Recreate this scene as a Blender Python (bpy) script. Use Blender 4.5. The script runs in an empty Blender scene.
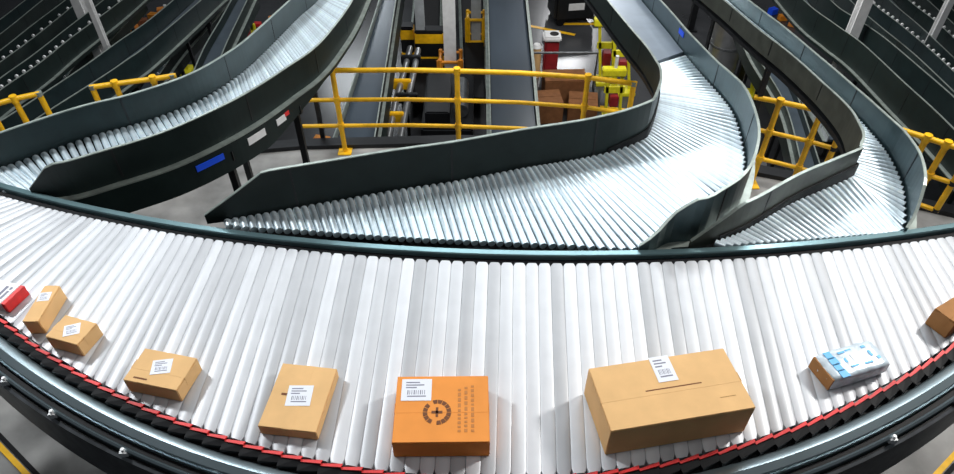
import bpy, bmesh, math, random
import numpy as np
from mathutils import Vector, Matrix
random.seed(7)
SC = bpy.context.scene
COL = SC.collection
# ------------------------------------------------------------------ camera, world, light, exposure
CAMZ = 3.3; PITCH = math.radians(43.4); FPX = 674.0
cam = bpy.data.objects.new('camera', bpy.data.cameras.new('camera')); COL.objects.link(cam)
cam.location = (0, 0, CAMZ); cam.rotation_euler = (math.pi/2 - PITCH, 0, 0)
cam.data.sensor_width = 36; cam.data.lens = FPX/954*36; cam.data.clip_end = 300
SC.camera = cam
w = bpy.data.worlds.new('hall_air'); SC.world = w; w.use_nodes = True
w.node_tree.nodes['Background'].inputs[0].default_value = (0.62, 0.74, 0.85, 1)
w.node_tree.nodes['Background'].inputs[1].default_value = 0.13
def lamp(name, loc, target, power, sx, sy, color=(1, 1, 1)):
    l = bpy.data.lights.new(name, 'AREA'); l.shape = 'RECTANGLE'; l.size = sx; l.size_y = sy
    l.energy = power; l.color = color
    o = bpy.data.objects.new(name, l); COL.objects.link(o); o.location = loc
    o.rotation_euler = (Vector(target)-Vector(loc)).to_track_quat('-Z', 'Y').to_euler()
    return o
lamp('hall_and_fill_lamp', (-4.0, 4.0, 4.4), (-0.8, 2.0, .8), 400, .5, .5, (.93, .97, 1))
lamp('hall_and_fill_lamp', (4.6, 3.9, 4.4), (1.4, 2.0, .8), 540, .5, .5, (1, .98, .95))
lamp('hall_and_fill_lamp', (0.6, 8.6, 6.6), (0.6, 4.5, 0), 420, 5.0, .7, (.9, .96, 1))
lamp('hall_and_fill_lamp', (4.2, 8.4, 6.2), (2.6, 4.5, 0), 420, 2.0, .8, (.95, .98, 1))
lamp('hall_and_fill_lamp', (-4.0, 10.0, 6.0), (-3.0, 6, 0), 380, 2.0, .8, (.9, .96, 1))
lamp('hall_and_fill_lamp', (0.5, -0.6, 5.6), (0.3, 2.0, .8), 20, 3.0, .8, (1, 1, 1))
lamp('hall_and_fill_lamp', (2.4, 15.0, 4.5), (2.4, 14, -3.5), 220, 2.0, 1.0, (1, .97, .92))
lamp('hall_and_fill_lamp', (4.4, 30.0, 5.0), (2.2, 14, -3.5), 900, 1.2, 1.2, (.97, .98, 1))
lamp('hall_and_fill_lamp', (-5, 26.0, 5.0), (-3, 12, -3.5), 450, 3, 1.0, (.9, .96, 1))
lamp('hall_and_fill_lamp', (2.6, 8.4, 2.0), (3.2, 11, -3.0), 260, .8, .8, (1, .98, .95))  # added fill to brighten the drum, no known fixture
lamp('hall_and_fill_lamp', (0.2, 1.5, 6.5), (0.2, 6.0, -.5), 110, 1.2, 1.2, (1, 1, 1))  # added front fill that lifts the yellow rails
lamp('hall_and_fill_lamp', (0.0, 6.2, 3.4), (-.4, 11.6, -2.6), 170, .8, .8, (1, .98, .95))  # added fill aimed at the pale column and its guards
SC.view_settings.view_transform = 'Standard'; SC.view_settings.look = 'None'
SC.view_settings.gamma = 1; SC.view_settings.use_curve_mapping = False
SC.view_settings.exposure = -1.18

# ------------------------------------------------------------------ surveying helpers (photo pixel -> point on a real plane)
CT, ST = math.cos(PITCH), math.sin(PITCH)
BELT = 0.80; DECK = -1.0; GROUND = -3.5
def ray(px, py):
    x = px-477.0; y = 237.0-py
    return Vector((x, FPX*CT+y*ST, -FPX*ST+y*CT))
def at(px, py, z):
    d = ray(px, py); t = (z-CAMZ)/d.z
    return Vector((d.x*t, d.y*t, z))
def slope_z(Y, s=0.15, y0=3.6): return -s*max(0.0, Y-y0)
def at_slope(px, py, z, s=0.15):
    p = at(px, py, z)
    for _ in range(40):
        q = at(px, py, z+slope_z(p.y, s)); p = p*.5+q*.5
    return at(px, py, z+slope_z(p.y, s))

# ------------------------------------------------------------------ materials
def mat(name, color, rough=.5, metal=0., noise=0., nscale=20., bump=0., vary=0., emit=0., coat=0., stretch=None, spec=.5):
    m = bpy.data.materials.new(name); m.use_nodes = True
    nt = m.node_tree; b = nt.nodes['Principled BSDF']
    b.inputs['Roughness'].default_value = rough; b.inputs['Metallic'].default_value = metal
    b.inputs['Specular IOR Level'].default_value = spec
    if coat: b.inputs['Coat Weight'].default_value = coat
    c = (*color, 1)
    b.inputs['Base Color'].default_value = c
    if noise or bump:
        tc = nt.nodes.new('ShaderNodeTexCoord'); mp = nt.nodes.new('ShaderNodeMapping')
        nt.links.new(tc.outputs['Object'], mp.inputs[0])
        if stretch: mp.inputs['Scale'].default_value = stretch
        n = nt.nodes.new('ShaderNodeTexNoise'); n.inputs['Scale'].default_value = nscale; n.inputs['Detail'].default_value = 5
        nt.links.new(mp.outputs[0], n.inputs['Vector'])
        if noise:
            r = nt.nodes.new('ShaderNodeMapRange'); r.inputs[1].default_value = .3; r.inputs[2].default_value = .7
            r.inputs[3].default_value = 1-noise; r.inputs[4].default_value = 1+noise
            nt.links.new(n.outputs[0], r.inputs[0])
            mx = nt.nodes.new('ShaderNodeVectorMath'); mx.operation = 'SCALE'; mx.inputs[0].default_value = color
            nt.links.new(r.outputs[0], mx.inputs['Scale']); last = mx
            if vary:
                oi = nt.nodes.new('ShaderNodeObjectInfo'); r2 = nt.nodes.new('ShaderNodeMapRange')
                r2.inputs[3].default_value = 1-vary; r2.inputs[4].default_value = 1+vary*.4
                nt.links.new(oi.outputs['Random'], r2.inputs[0])
                m2 = nt.nodes.new('ShaderNodeVectorMath'); m2.operation = 'SCALE'
                nt.links.new(mx.outputs[0], m2.inputs[0]); nt.links.new(r2.outputs[0], m2.inputs['Scale']); last = m2
            nt.links.new(last.outputs[0], b.inputs['Base Color'])
        if bump:
            bp = nt.nodes.new('ShaderNodeBump'); bp.inputs['Strength'].default_value = bump; bp.inputs['Distance'].default_value = .01
            nt.links.new(n.outputs[0], bp.inputs['Height']); nt.links.new(bp.outputs[0], b.inputs['Normal'])
    if emit:
        b.inputs['Emission Color'].default_value = c; b.inputs['Emission Strength'].default_value = emit
    return m
M = dict(
    slat=mat('pale_aluminium_slat', (.62, .635, .66), .42, .10, .04, 9, 0, .30),
    slat_end=mat('slat_end', (.7, .7, .66), .5, 0),
    steel=mat('polished_roller_steel', (.80, .91, .97), .40, .70, .10, 14, 0, .25),
    belt_grey=mat('grey_belt_cover', (.26, .31, .37), .32, .35, .08, 6),
    belt_dark=mat('dark_rubber_belt', (.045, .06, .075), .38, 0, .15, 5),
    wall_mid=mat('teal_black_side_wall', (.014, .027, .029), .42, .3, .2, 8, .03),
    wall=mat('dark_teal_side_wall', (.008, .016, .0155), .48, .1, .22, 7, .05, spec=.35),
    wall_lit=mat('lit_teal_side_wall', (.055, .09, .10), .34, .5, .15, 8, .03),  # brighter copy of the wall teal, light on left-facing sides put into the colour
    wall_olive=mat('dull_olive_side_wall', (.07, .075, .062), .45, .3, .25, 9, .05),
    rim=mat('worn_pale_rim', (.30, .34, .31), .4, .5, .25, 12),
    rail=mat('teal_grey_rail', (.17, .27, .29), .3, .75, .1, 5, stretch=(1, 1, 1)),
    rail_b=mat('bright_steel_rail', (.36, .44, .47), .28, .85, .12, 3),
    belt_slate=mat('slate_belt', (.045, .06, .078), .26, .2, .12, 3, stretch=(1, .15, 1)),
    black=mat('black_rubber', (.004, .004, .005), .6, 0, .2, 20, spec=.2),
    black_metal=mat('black_painted_steel', (.012, .013, .015), .45, .3, .2, 10),
    red=mat('red_cord', (.75, .03, .03), .55, 0, .15, 30),
    yellow=mat('yellow_safety_paint', (.95, .52, .01), .4, 0, .12, 14, .03),
    lemon=mat('lemon_yellow_paint', (.80, .72, .02), .45, 0, .1, 14),
    orange=mat('orange_paint', (.70, .25, .02), .45, 0, .2, 14),
    concrete=mat('grey_concrete_deck', (.27, .262, .25), .6, 0, .45, 2.2, .25),
    floor=mat('polished_warehouse_floor', (.055, .056, .06), .22, 0, .35, .8, .03),
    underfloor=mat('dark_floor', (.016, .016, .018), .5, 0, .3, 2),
    card=mat('tan_cardboard', (.76, .47, .21), .75, 0, .07, 9, .08, spec=.25),
    card_o=mat('orange_cardboard', (.82, .30, .06), .7, 0, .06, 9, .06, spec=.25),
    card_d=mat('brown_cardboard', (.36, .17, .06), .75, 0, .12, 9, .08, spec=.2),
    card_x=mat('dark_brown_carton', (.20, .085, .035), .8, 0, .2, 9, .05, spec=.2),
    card_in=mat('cardboard_shadow_gap', (.18, .08, .03), .8),
    tape=mat('packing_tape', (.68, .45, .22), .3, 0, .05, 10),
    paper=mat('white_paper_label', (.80, .82, .88), .6),
    ink=mat('grey_ink', (.22, .22, .28), .7),
    brown_ink=mat('brown_ink', (.17, .06, .02), .8),
    white=mat('white_paint', (.78, .78, .78), .5, 0, .08, 10),
    grey_paint=mat('pale_grey_paint', (.42, .45, .47), .5, 0, .15, 8),
    blue=mat('bright_blue', (.01, .09, .85), .5),
    sky_blue=mat('light_blue_print', (.04, .38, .75), .45),
    film=mat('white_plastic_film', (.58, .66, .72), .25, 0, .18, 25, .4),
    red_paint=mat('dark_red_paint', (.30, .015, .02), .5, 0, .2, 9),
    drum=mat('galvanised_drum', (.42, .43, .44), .3, .8, .2, 5),
    dull_steel=mat('dull_grey_steel', (.16, .17, .18), .4, .6, .3, 12),  # one dull grey tone throughout
    rubble=mat('rust_brown', (.28, .09, .035), .8, 0, .4, 12),
)
# ------------------------------------------------------------------ mesh helpers
def link(name, me, m, parent=None, loc=None):
    o = bpy.data.objects.new(name, me); COL.objects.link(o)
    if m is not None and not me.materials: me.materials.append(m)
    if parent: o.parent = parent
    if loc is not None: o.location = loc
    return o
class MB:
    def __init__(s): s.v = []; s.f = []
    def add(s, vs, fs):
        n = len(s.v); s.v += [tuple(p) for p in vs]; s.f += [tuple(i+n for i in f) for f in fs]; return s
    def box(s, lo, hi, mtx=None, b=0):
        x0, y0, z0 = lo; x1, y1, z1 = hi
        bm = bmesh.new(); bmesh.ops.create_cube(bm, size=1)
        for v in bm.verts: v.co = Vector(((x0+x1)/2+v.co.x*(x1-x0), (y0+y1)/2+v.co.y*(y1-y0), (z0+z1)/2+v.co.z*(z1-z0)))
        if b: bmesh.ops.bevel(bm, geom=bm.edges[:], offset=b, segments=2, affect='EDGES')
        if mtx is not None: bmesh.ops.transform(bm, matrix=mtx, verts=bm.verts)
        bm.verts.index_update()
        s.add([v.co for v in bm.verts], [[v.index for v in f.verts] for f in bm.faces]); bm.free(); return s
    def tube(s, pts, r, n=10, caps=True):
        pts = [Vector(p) for p in pts]; rings = []; prev = None
        for i, p in enumerate(pts):
            d = (pts[min(i+1, len(pts)-1)]-pts[max(i-1, 0)]).normalized()
            if prev is None:
                a = Vector((0, 0, 1)) if abs(d.z) < .9 else Vector((1, 0, 0)); u = d.cross(a).normalized()
            else: u = (prev-d*prev.dot(d)).normalized()
            prev = u; v = d.cross(u); rr = r[i] if isinstance(r, (list, tuple)) else r
            rings.append([p+(u*math.cos(2*math.pi*k/n)+v*math.sin(2*math.pi*k/n))*rr for k in range(n)])
        vs = [q for g in rings for q in g]
        fs = [(i*n+k, i*n+(k+1) % n, (i+1)*n+(k+1) % n, (i+1)*n+k) for i in range(len(pts)-1) for k in range(n)]
        if caps: fs += [tuple(range(n))[::-1], tuple((len(pts)-1)*n+k for k in range(n))]
        return s.add(vs, fs)
    def bar(s, a, b, wd, ht):
        a, b = Vector(a), Vector(b); d = (b-a).normalized()
        up = Vector((0, 0, 1)) if abs(d.z) < .95 else Vector((0, 1, 0))
        u = d.cross(up).normalized()*wd/2; v = u.cross(d).normalized()*ht/2
        vs = [p+q for p in (a, b) for q in (u+v, -u+v, -u-v, u-v)]
        return s.add(vs, [(0, 1, 2, 3), (7, 6, 5, 4), (0, 4, 5, 1), (1, 5, 6, 2), (2, 6, 7, 3), (3, 7, 4, 0)])
    def sweep(s, path, prof, normals=None):
        """prof: list of (lateral, vertical) closed loop, lateral along the horizontal left normal"""
        n = 0; vs = []
        for i, p in enumerate(path):
            if normals: nn = normals[i]
            else:
                d = path[min(i+1, len(path)-1)]-path[max(i-1, 0)]; nn = Vector((-d.y, d.x, 0)).normalized()
            pr = prof(i) if callable(prof) else prof
            n = len(pr)
            vs += [p+nn*a+Vector((0, 0, c)) for a, c in pr]
        fs = [(i*n+k, i*n+(k+1) % n, (i+1)*n+(k+1) % n, (i+1)*n+k) for i in range(len(path)-1) for k in range(n)]
        fs += [tuple(range(n))[::-1], tuple((len(path)-1)*n+k for k in range(n))]
        return s.add(vs, fs)
    def build(s, name, m, parent=None, smooth=False, loc=None):
        me = bpy.data.meshes.new(name); me.from_pydata(s.v, [], s.f); me.update()
        bm = bmesh.new(); bm.from_mesh(me); bmesh.ops.recalc_face_normals(bm, faces=bm.faces); bm.to_mesh(me); bm.free()
        if smooth:
            me.polygons.foreach_set('use_smooth', [True]*len(me.polygons))
            try: me.set_sharp_from_angle(angle=math.radians(35))
            except Exception: pass
        return link(name, me, m, parent, loc)
def rect(a0, a1, c0, c1): return [(a0, c0), (a1, c0), (a1, c1), (a0, c1)]
def thing(name, label, cat, loc=(0, 0, 0), rz=0, group=None):
    o = bpy.data.objects.new(name, None); COL.objects.link(o); o.location = loc; o.rotation_euler = (0, 0, rz)
    o.empty_display_size = .1
    o['label'] = label; o['category'] = cat
    if group: o['group'] = group
    return o
def tag(o, label, cat, group=None):
    o['label'] = label; o['category'] = cat
    if group: o['group'] = group
    return o
def catmull(P, t):
    n = len(P); i = max(0, min(n-2, int(t))); u = t-i
    a, b, c, d = P[max(i-1, 0)], P[i], P[i+1], P[min(i+2, n-1)]
    if i == 0: a = b*2-c
    if i == n-2: d = c*2-b
    return .5*((2*b)+(c-a)*u+(2*a-5*b+4*c-d)*u*u+(3*b-a-3*c+d)*u**3)

# ------------------------------------------------------------------ setting: decks and floor
def structure(o): o['kind'] = 'structure'; return o
edge_px = [(-4.9, 5.05), (-4.2, 5.40), (-3.0, 5.78), (-1.9, 5.95), (-.2, 6.02), (1.3, 5.95), (2.4, 5.66), (3.3, 5.35), (4.1, 5.05), (5.4, 4.5), (7.5, 3.9)]
poly = [Vector((-8, 4.2, 0))]+[Vector((x, y, 0)) for x, y in edge_px]+[Vector((7.5, -3, 0)), Vector((-8, -3, 0))]
dk = MB(); n = len(poly)
dk.add([p+Vector((0, 0, DECK)) for p in poly]+[p+Vector((0, 0, DECK-.18)) for p in poly],
       [tuple(range(n)), tuple(range(2*n-1, n-1, -1))]+[(i, (i+1) % n, (i+1) % n+n, i+n) for i in range(n)])
structure(dk.build('floor', M['concrete']))
eb = MB(); eb.sweep([Vector((x, y, DECK)) for x, y in edge_px], rect(-.04, .10, -.28, .05)); structure(eb.build('trim_1', M['black_metal']))
structure(MB().box((-30, -4, GROUND-.2), (30, 45, GROUND)).build('floor', M['floor']))
for nm_, lo_, hi_ in (('wall_back', (-30, 45, GROUND), (30, 45.3, 10)), ('wall_left', (-30.3, -4, GROUND), (-30, 45.3, 10)), ('wall_right', (30, -4, GROUND), (30.3, 45.3, 10))):
    structure(MB().box(lo_, hi_).build(nm_, M['dull_steel']))
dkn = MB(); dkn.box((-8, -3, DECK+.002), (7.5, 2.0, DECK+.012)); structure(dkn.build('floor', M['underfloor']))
for k, (a, b) in enumerate((((575, 35), (520, 24)), ((640, 24), (560, 24)), ((575, 104), (640, 112)))):
    p, q = at(*a, GROUND), at(*b, GROUND)
    ln = MB().bar(p+Vector((0, 0, .003)), q+Vector((0, 0, .003)), .09, .006).build('trim_%d' % (k+2), M['yellow']); structure(ln)

# ------------------------------------------------------------------ the main sorting conveyor
NEAR = [(0, 314), (43, 349), (96, 378), (160, 410), (240, 441), (295, 457), (400, 472), (480, 475), (590, 471), (687, 457), (760, 439), (835, 408), (900, 375), (954, 341)]
FAR = [(0, 195), (60, 211), (120, 224), (180, 235), (300, 249), (400, 257), (500, 263), (600, 264), (740, 258), (840, 250), (954, 236)]
def fit(px, deg):
    P = [at(*p, BELT) for p in px]; return np.polyfit([p.x for p in P], [p.y for p in P], deg)
cn, cf = fit(NEAR, 4), fit(FAR, 4)
def ev(c, x, lo, hi):
    xx = max(lo, min(hi, x)); y = float(np.polyval(c, xx)); return y+float(np.polyval(np.polyder(c), xx))*(x-xx)
def near(x): return Vector((x, ev(cn, x, -2.4, 2.35), BELT))
def far(x): return Vector((x, ev(cf, x, -2.8, 2.7), BELT))
pairs = [((0, 315), (97, 219)), ((45, 353), (143, 227)), ((120, 392), (202, 237)), ((200, 430), (262, 245)), ((300, 458), (342, 252)), ((480, 475), (490, 263)),
         ((640, 464), (622, 263)), ((760, 439), (720, 258)), ((860, 396), (812, 252)), ((954, 341), (902, 241))]
xn = [at(*a, BELT).x for a, b in pairs]; xf = [at(*b, BELT).x for a, b in pairs]
cm = np.polyfit(xn, xf, 3)
def mapx(x): return ev(cm, x, -2.3, 2.25)
conv = thing('sorting_conveyor', 'wide curved sorting conveyor of pale metal slats carrying the parcels across the foreground', 'conveyor', (0, 1.9, DECK))
def curve_pts(fn, x0, x1, n=90, off=0., z=0.):
    P = [fn(x0+(x1-x0)*i/n) for i in range(n+1)]; out = []
    for i, p in enumerate(P):
        d = P[min(i+1, n)]-P[max(i-1, 0)]; nn = Vector((-d.y, d.x, 0)).normalized()
        out.append(p+nn*off+Vector((0, 0, z)))
    return out
def child(o, parent):      # keep world position while parenting to an offset, unrotated empty
    o.parent = parent; o.location = Vector(o.location)-Vector(parent.location); return o
XA, XB = -3.3, 3.3
# arc-length spacing on the average of both edges
xs = np.linspace(XA, XB, 2000); mid = [(near(x)+far(mapx(x)))/2 for x in xs]
L = np.concatenate([[0], np.cumsum([(mid[i+1]-mid[i]).length for i in range(len(mid)-1)])])
NS = int(L[-1]/.062); cuts = np.interp(np.linspace(0, L[-1], NS+1), L, xs)
for i in range(NS):
    a0, a1 = cuts[i], cuts[i+1]; g = .012
    n0, n1 = near(a0+(a1-a0)*g), near(a1-(a1-a0)*g); f0, f1 = far(mapx(a0+(a1-a0)*g)), far(mapx(a1-(a1-a0)*g))
    vs = []; S = (0, .02, .98, 1)
    for s_ in S:
        inset = .28 if s_ in (0, 1) else 0
        A = n0.lerp(f0, s_); B = n1.lerp(f1, s_)
        for u, h in ((0, -.004), (.12, -.001), (.5, 0.0), (.88, -.001), (1, -.004)):
            uu = .5+(u-.5)*(1-inset); p = A.lerp(B, uu); vs.append(p+Vector((0, 0, h)))
    for p in (n0, n1, f1, f0): vs.append(p+Vector((0, 0, -.024)))
    fs = [(r*5+k, r*5+k+1, (r+1)*5+k+1, (r+1)*5+k) for r in range(3) for k in range(4)]
    fs += [(0, 5, 10, 15, 23, 20), (4, 21, 22, 19, 14, 9), (0, 20, 21, 4, 3, 2, 1), (15, 16, 17, 18, 19, 22, 23), (20, 23, 22, 21)]
    o = MB().add(vs, fs).build('slat', M['slat'], smooth=True); child(o, conv)
def cpart(mb, name, m, smooth=False): return child(mb.build(name, m, smooth=smooth), conv)
pn = curve_pts(near, XA, XB)
cpart(MB().sweep(curve_pts(near, XA, XB, off=.05), rect(-.02, .06, -.11, -.03)), 'slat_bed', M['black_metal'])
cpart(MB().sweep(curve_pts(far, XA*.95, XB*.95), rect(-.06, .02, -.11, -.03)), 'slat_bed', M['black_metal'])
pf = curve_pts(far, XA, XB)
cpart(MB().sweep(pf, rect(.004, .045, -.16, -.022)), 'edge_channel', M['black'])
cpart(MB().sweep(pf, [(.045, -.16), (.088, -.16), (.088, .004), (.082, .010), (.051, .010), (.045, .004)]), 'far_rail', M['rail'])
cpart(MB().sweep(pf, rect(.088, .118, -.2, -.03)), 'outer_channel', M['black'])
cpart(MB().sweep(pn, rect(-.062, -.004, -.16, -.026)), 'chain_channel', M['black'])
cpart(MB().sweep(pn, [(-.150, -.10), (-.146, -.02), (-.138, -.008), (-.108, 0.002), (-.075, -.008), (-.066, -.018), (-.062, -.12)]), 'near_rail', M['rail_b'], True)
cpart(MB().sweep(pn, rect(-.172, -.15, -.14, -.05)), 'rail_groove', M['black'])
cpart(MB().sweep(pn, [(-.190, -.10), (-.188, -.042), (-.180, -.036), (-.172, -.042), (-.172, -.10)]), 'lower_rail', M['rail_b'], True)
cpart(MB().sweep(pn, rect(-.200, -.19, -.16, -.07)), 'rail_groove', M['black'])
cpart(MB().sweep(pn, [(-.212, -.40), (-.212, -.078), (-.200, -.072), (-.196, -.078), (-.196, -.40)]), 'side_panel', M['dull_steel'])
cpart(MB().sweep(pf, rect(.092, .112, -.45, -.20)), 'side_panel', M['wall'])
# carriage links with their red edges
Ln = np.concatenate([[0], np.cumsum([(near(xs[i+1])-near(xs[i])).length for i in range(len(xs)-1)])])
NL = int(Ln[-1]/.083); cx = np.interp((np.arange(NL)+.5)*Ln[-1]/NL, Ln, xs)
lk = MB().add([(-.046, -.030, -.05), (.046, -.030, -.05), (.050, .012, -.05), (-.046, .016, -.05), (-.046, -.026, .004), (.040, -.026, .004), (.050, .012, .014), (-.046, .016, .008)],
              [(3, 2, 1, 0), (4, 5, 6, 7), (0, 1, 5, 4), (1, 2, 6, 5), (2, 3, 7, 6), (3, 0, 4, 7)])
rd = MB().add([(-.036, .008, .006), (.046, -.002, .013), (.052, .013, .013), (-.036, .0185, .006), (-.036, .008, .013), (.046, -.002, .021), (.052, .013, .020), (-.036, .0185, .013)],
              [(3, 2, 1, 0), (4, 5, 6, 7), (0, 1, 5, 4), (1, 2, 6, 5), (2, 3, 7, 6), (3, 0, 4, 7)])
lo = lk.build('carriage_link', M['black']); ro = rd.build('red_edge', M['red'])
for i, x in enumerate(cx):
    p = near(x); d = near(x+.01)-near(x-.01); a = math.atan2(d.y, d.x)
    l = lo if i == 0 else lo.copy(); r = ro if i == 0 else ro.copy()
    if i: COL.objects.link(l); COL.objects.link(r)
    nn = Vector((-d.y, d.x, 0)).normalized()
    l.parent = conv; l.location = p-nn*.030-Vector(conv.location); l.rotation_euler = (0, 0, a+math.radians(11))
    r.parent = l; r.location = (0, 0, 0)
for x in (-3.0, -2.1, -1.2, -.3, .6, 1.5, 2.4, 3.1):
    for fn, off in ((near, .10), (far, -.10)):
        p = fn(x); p.y += off
        m = MB().box((-.03, -.03, 0), (.03, .03, BELT-.11-DECK)).box((-.07, -.07, 0), (.07, .07, .012))
        o = m.build('leg', M['black_metal']); o.location = (p.x, p.y, DECK); child(o, conv)
for x in (-2.02, -1.74, -1.38, -1.02, 1.66, 2.02, 2.3, -.4, .5, 1.1):
    p = near(x); d = near(x+.01)-near(x-.01); nn = Vector((-d.y, d.x, 0)).normalized()
    q = p-nn*.19
    o = MB().tube([(0, 0, -.07), (0, 0, -.028)], .008, 8).box((-.016, -.012, -.075), (.016, .012, -.045)).build('bolt_clip', M['white'])
    o.location = q; child(o, conv)

# ------------------------------------------------------------------ curved chutes
def make_chute(label, pr, h=.28, frame=.17, pitch=.0445, z=BELT, s=.15, rollers=True, wallm=('wall', 'wall'), start=None, legs=(), tips=(0, 0),
               taper=(.32, .32), thick=.012, skipleft=False, hfar=None, glints=False, frames=(1, 1), frame_to=None, category='conveyor', name='roller_conveyor', rmat='steel', rimw=.016, bedt=None, kick=None):
    """pr: pairs ((px,py,kind),(px,py,kind)); kind 'b' = foot of wall / roller end, 't' = top edge of wall; 'm' = open mouth edge"""
    n = len(pr)
    def H(k): return h if hfar is None else float(np.interp(k, [hfar[0], hfar[1]], [h, hfar[2]]))
    def P(q, k): return at_slope(q[0], q[1], z+(H(k) if q[2] == 't' else 0), s)-Vector((0, 0, H(k) if q[2] == 't' else 0))
    Lp = [P(a, k) for k, (a, b) in enumerate(pr)]; Rp = [P(b, k) for k, (a, b) in enumerate(pr)]
    T = np.linspace(0, n-1, 60*(n-1)); Lc = [catmull(Lp, t) for t in T]; Rc = [catmull(Rp, t) for t in T]
    base = (Lc[len(Lc)//2]+Rc[len(Rc)//2])/2
    c = thing(name, label, category, (base.x, base.y, DECK))
    def put(mb, nm, m, smooth=False):
        return child(mb.build(nm, m, smooth=smooth), c)
    def wall(path, side, isopen, tipn, mname):
        k0 = next((i for i, o in enumerate(isopen) if not o), None)
        if k0 is None: return
        path = path[k0:]
        # uniform resample
        l = np.concatenate([[0], np.cumsum([(path[i+1]-path[i]).length for i in range(len(path)-1)])])
        N = max(12, int(l[-1]/.05)); idx = np.interp(np.linspace(0, l[-1], N+1), l, np.arange(len(l)))
        pp = [path[int(i)].lerp(path[min(int(i)+1, len(path)-1)], i-int(i)) for i in idx]
        hh = [H((k0+i)/60.) for i in idx]; seg = l[-1]/N; tp = taper[0 if side < 0 else 1]
        def top(i):
            u = i*seg/tp if tp > 0 else 1
            return .03+(hh[i]-.03)*min(1, u)
        a, b = (0, thick) if side < 0 else (-thick, 0)
        put(MB().sweep(pp, lambda i: rect(a, b, -.03, top(i))), 'side_wall', M[mname], False)
        put(MB().sweep(pp, lambda i: rect(a-.002, b+.002, top(i), top(i)+.006)), 'wall_rim', M['rim'])
        if frame and frames[0 if side < 0 else 1]:
            fr = [frame*(1 if frame_to is None else float(np.interp((k0+i)/60., frame_to[:2], [1, frame_to[2]]))) for i in idx]
            a2, b2 = (.0, .05) if side < 0 else (-.05, 0)
            put(MB().sweep(pp, lambda i: [(a2, -.036-fr[i]), (b2, -.036-fr[i]), (b2, -.035), (a2, -.035)]), 'side_frame', M['wall'])
            a3, b3 = (.012, .054) if side < 0 else (-.054, -.012)
            put(MB().sweep(pp, rect(a3, b3, -.035, -.025)), 'frame_lip', M['rim'])
        if kick and side < 0:
            ks = [catmull(Lp, q) for q in np.linspace(kick[0], kick[1], 60)]
            put(MB().sweep(ks, lambda i: rect(-.010, -.001, -.02, .02+.065*min(1, i/25))), 'kick_strip', M['black'])
        # panel joints
        j = 0.55
        while j < l[-1]-.1:
            i = int(j/seg)
            if i*seg > tp:
                q = pp[i]; d = (pp[min(i+1, N)]-pp[i-1]).normalized(); nn = Vector((-d.y, d.x, 0)).normalized()
                mm = (a+b)/2
                put(MB().sweep([q-d*.006, q+d*.006], rect(a-.002, b+.002, .0, hh[i]-.004), [nn, nn]), 'wall_joint', M['black_metal'])
            j += .9
    ol = [pr[min(n-1, int(t+1e-6))][0][2] == 'm' for t in T]; orr = [pr[min(n-1, int(t+1e-6))][1][2] == 'm' for t in T]
    if not skipleft: wall([p for p in Lc], -1, ol, tips[0], wallm[0])
    # left normal of the travel direction points left: left wall outside = +, right wall outside = -
    wall([p for p in Rc], 1, orr, tips[1], wallm[1])
    # bed pan below the rollers
    step = 12; vs = []; fs = []
    idx = list(range(0, len(T), step))+[len(T)-1]
    for i in idx: vs += [Lc[i]+Vector((0, 0, -.075)), Rc[i]+Vector((0, 0, -.075)), Rc[i]+Vector((0, 0, -.11)), Lc[i]+Vector((0, 0, -.11))]
    for k in range(len(idx)-1):
        for e in range(4): fs.append((k*4+e, k*4+(e+1) % 4, k*4+4+(e+1) % 4, k*4+4+e))
    put(MB().add(vs, fs), 'bed_pan', M['black_metal'])
    tstart = n-1 if start is None else start
    if rollers:
        l = np.concatenate([[0], np.cumsum([((Lc[i+1]-Lc[i]).length+(Rc[i+1]-Rc[i]).length)/2 for i in range(len(T)-1)])])
        lend = float(np.interp(tstart, T, l)); N = int(lend/pitch)
        me = None
        for k in range(N):
            t = float(np.interp((k+.5)*pitch, l, T)); a, b = catmull(Lp, t), catmull(Rp, t)
            d = b-a; ln = d.length
            if ln < .07: continue
            if me is None:
                mb = MB(); mb.tube([(0, 0, 0), (0, 0, 1)], .0200, 12)
                ro_ = mb.build('roller', M[rmat], smooth=True); me = ro_.data
            else: ro_ = bpy.data.objects.new('roller', me); COL.objects.link(ro_)
            ro_.parent = c; ro_.rotation_mode = 'QUATERNION'; ro_.rotation_quaternion = d.to_track_quat('Z', 'Y')
            ro_.location = a+d*(.012/ln)-Vector((0, 0, .019))-Vector(c.location); ro_.scale = (1, 1, 1-.024/ln if False else ln-.024)
    if tstart < n-1 or not rollers:
        vs = []; fs = []; t0 = 0 if not rollers else tstart
        q = [t for t in np.linspace(t0, n-1, 30)]
        for t in q:
            a, b = catmull(Lp, t), catmull(Rp, t); a, b = a.lerp(b, .02), b.lerp(a, .02)
            vs += [a+Vector((0, 0, .006)), b+Vector((0, 0, .006)), b+Vector((0, 0, -.03)), a+Vector((0, 0, -.03))]
        for k in range(len(q)-1):
            for e in range(4): fs.append((k*4+e, k*4+(e+1) % 4, k*4+4+(e+1) % 4, k*4+4+e))
        fs += [(0, 1, 2, 3), tuple(len(vs)-4+e for e in (3, 2, 1, 0))]
        put(MB().add(vs, fs), 'belt', M[bedt or 'belt_grey'])
    if glints:  # small white discs added along the rim as painted sparkle
        wm_ = None; q = 0.
        for k in range(glints):
            t = (n-1)*(k+.5)/glints; p = catmull(Rp, t)
            if wm_ is None: wo = MB().tube([(0, -.010, 0), (0, .010, 0)], .019, 12).build('glint_disc', M['white'], smooth=True); wm_ = wo.data
            else: wo = bpy.data.objects.new('glint_disc', wm_); COL.objects.link(wo)
            wo.parent = c; wo.location = p+Vector((0, 0, h+.024))-Vector(c.location)
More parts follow.
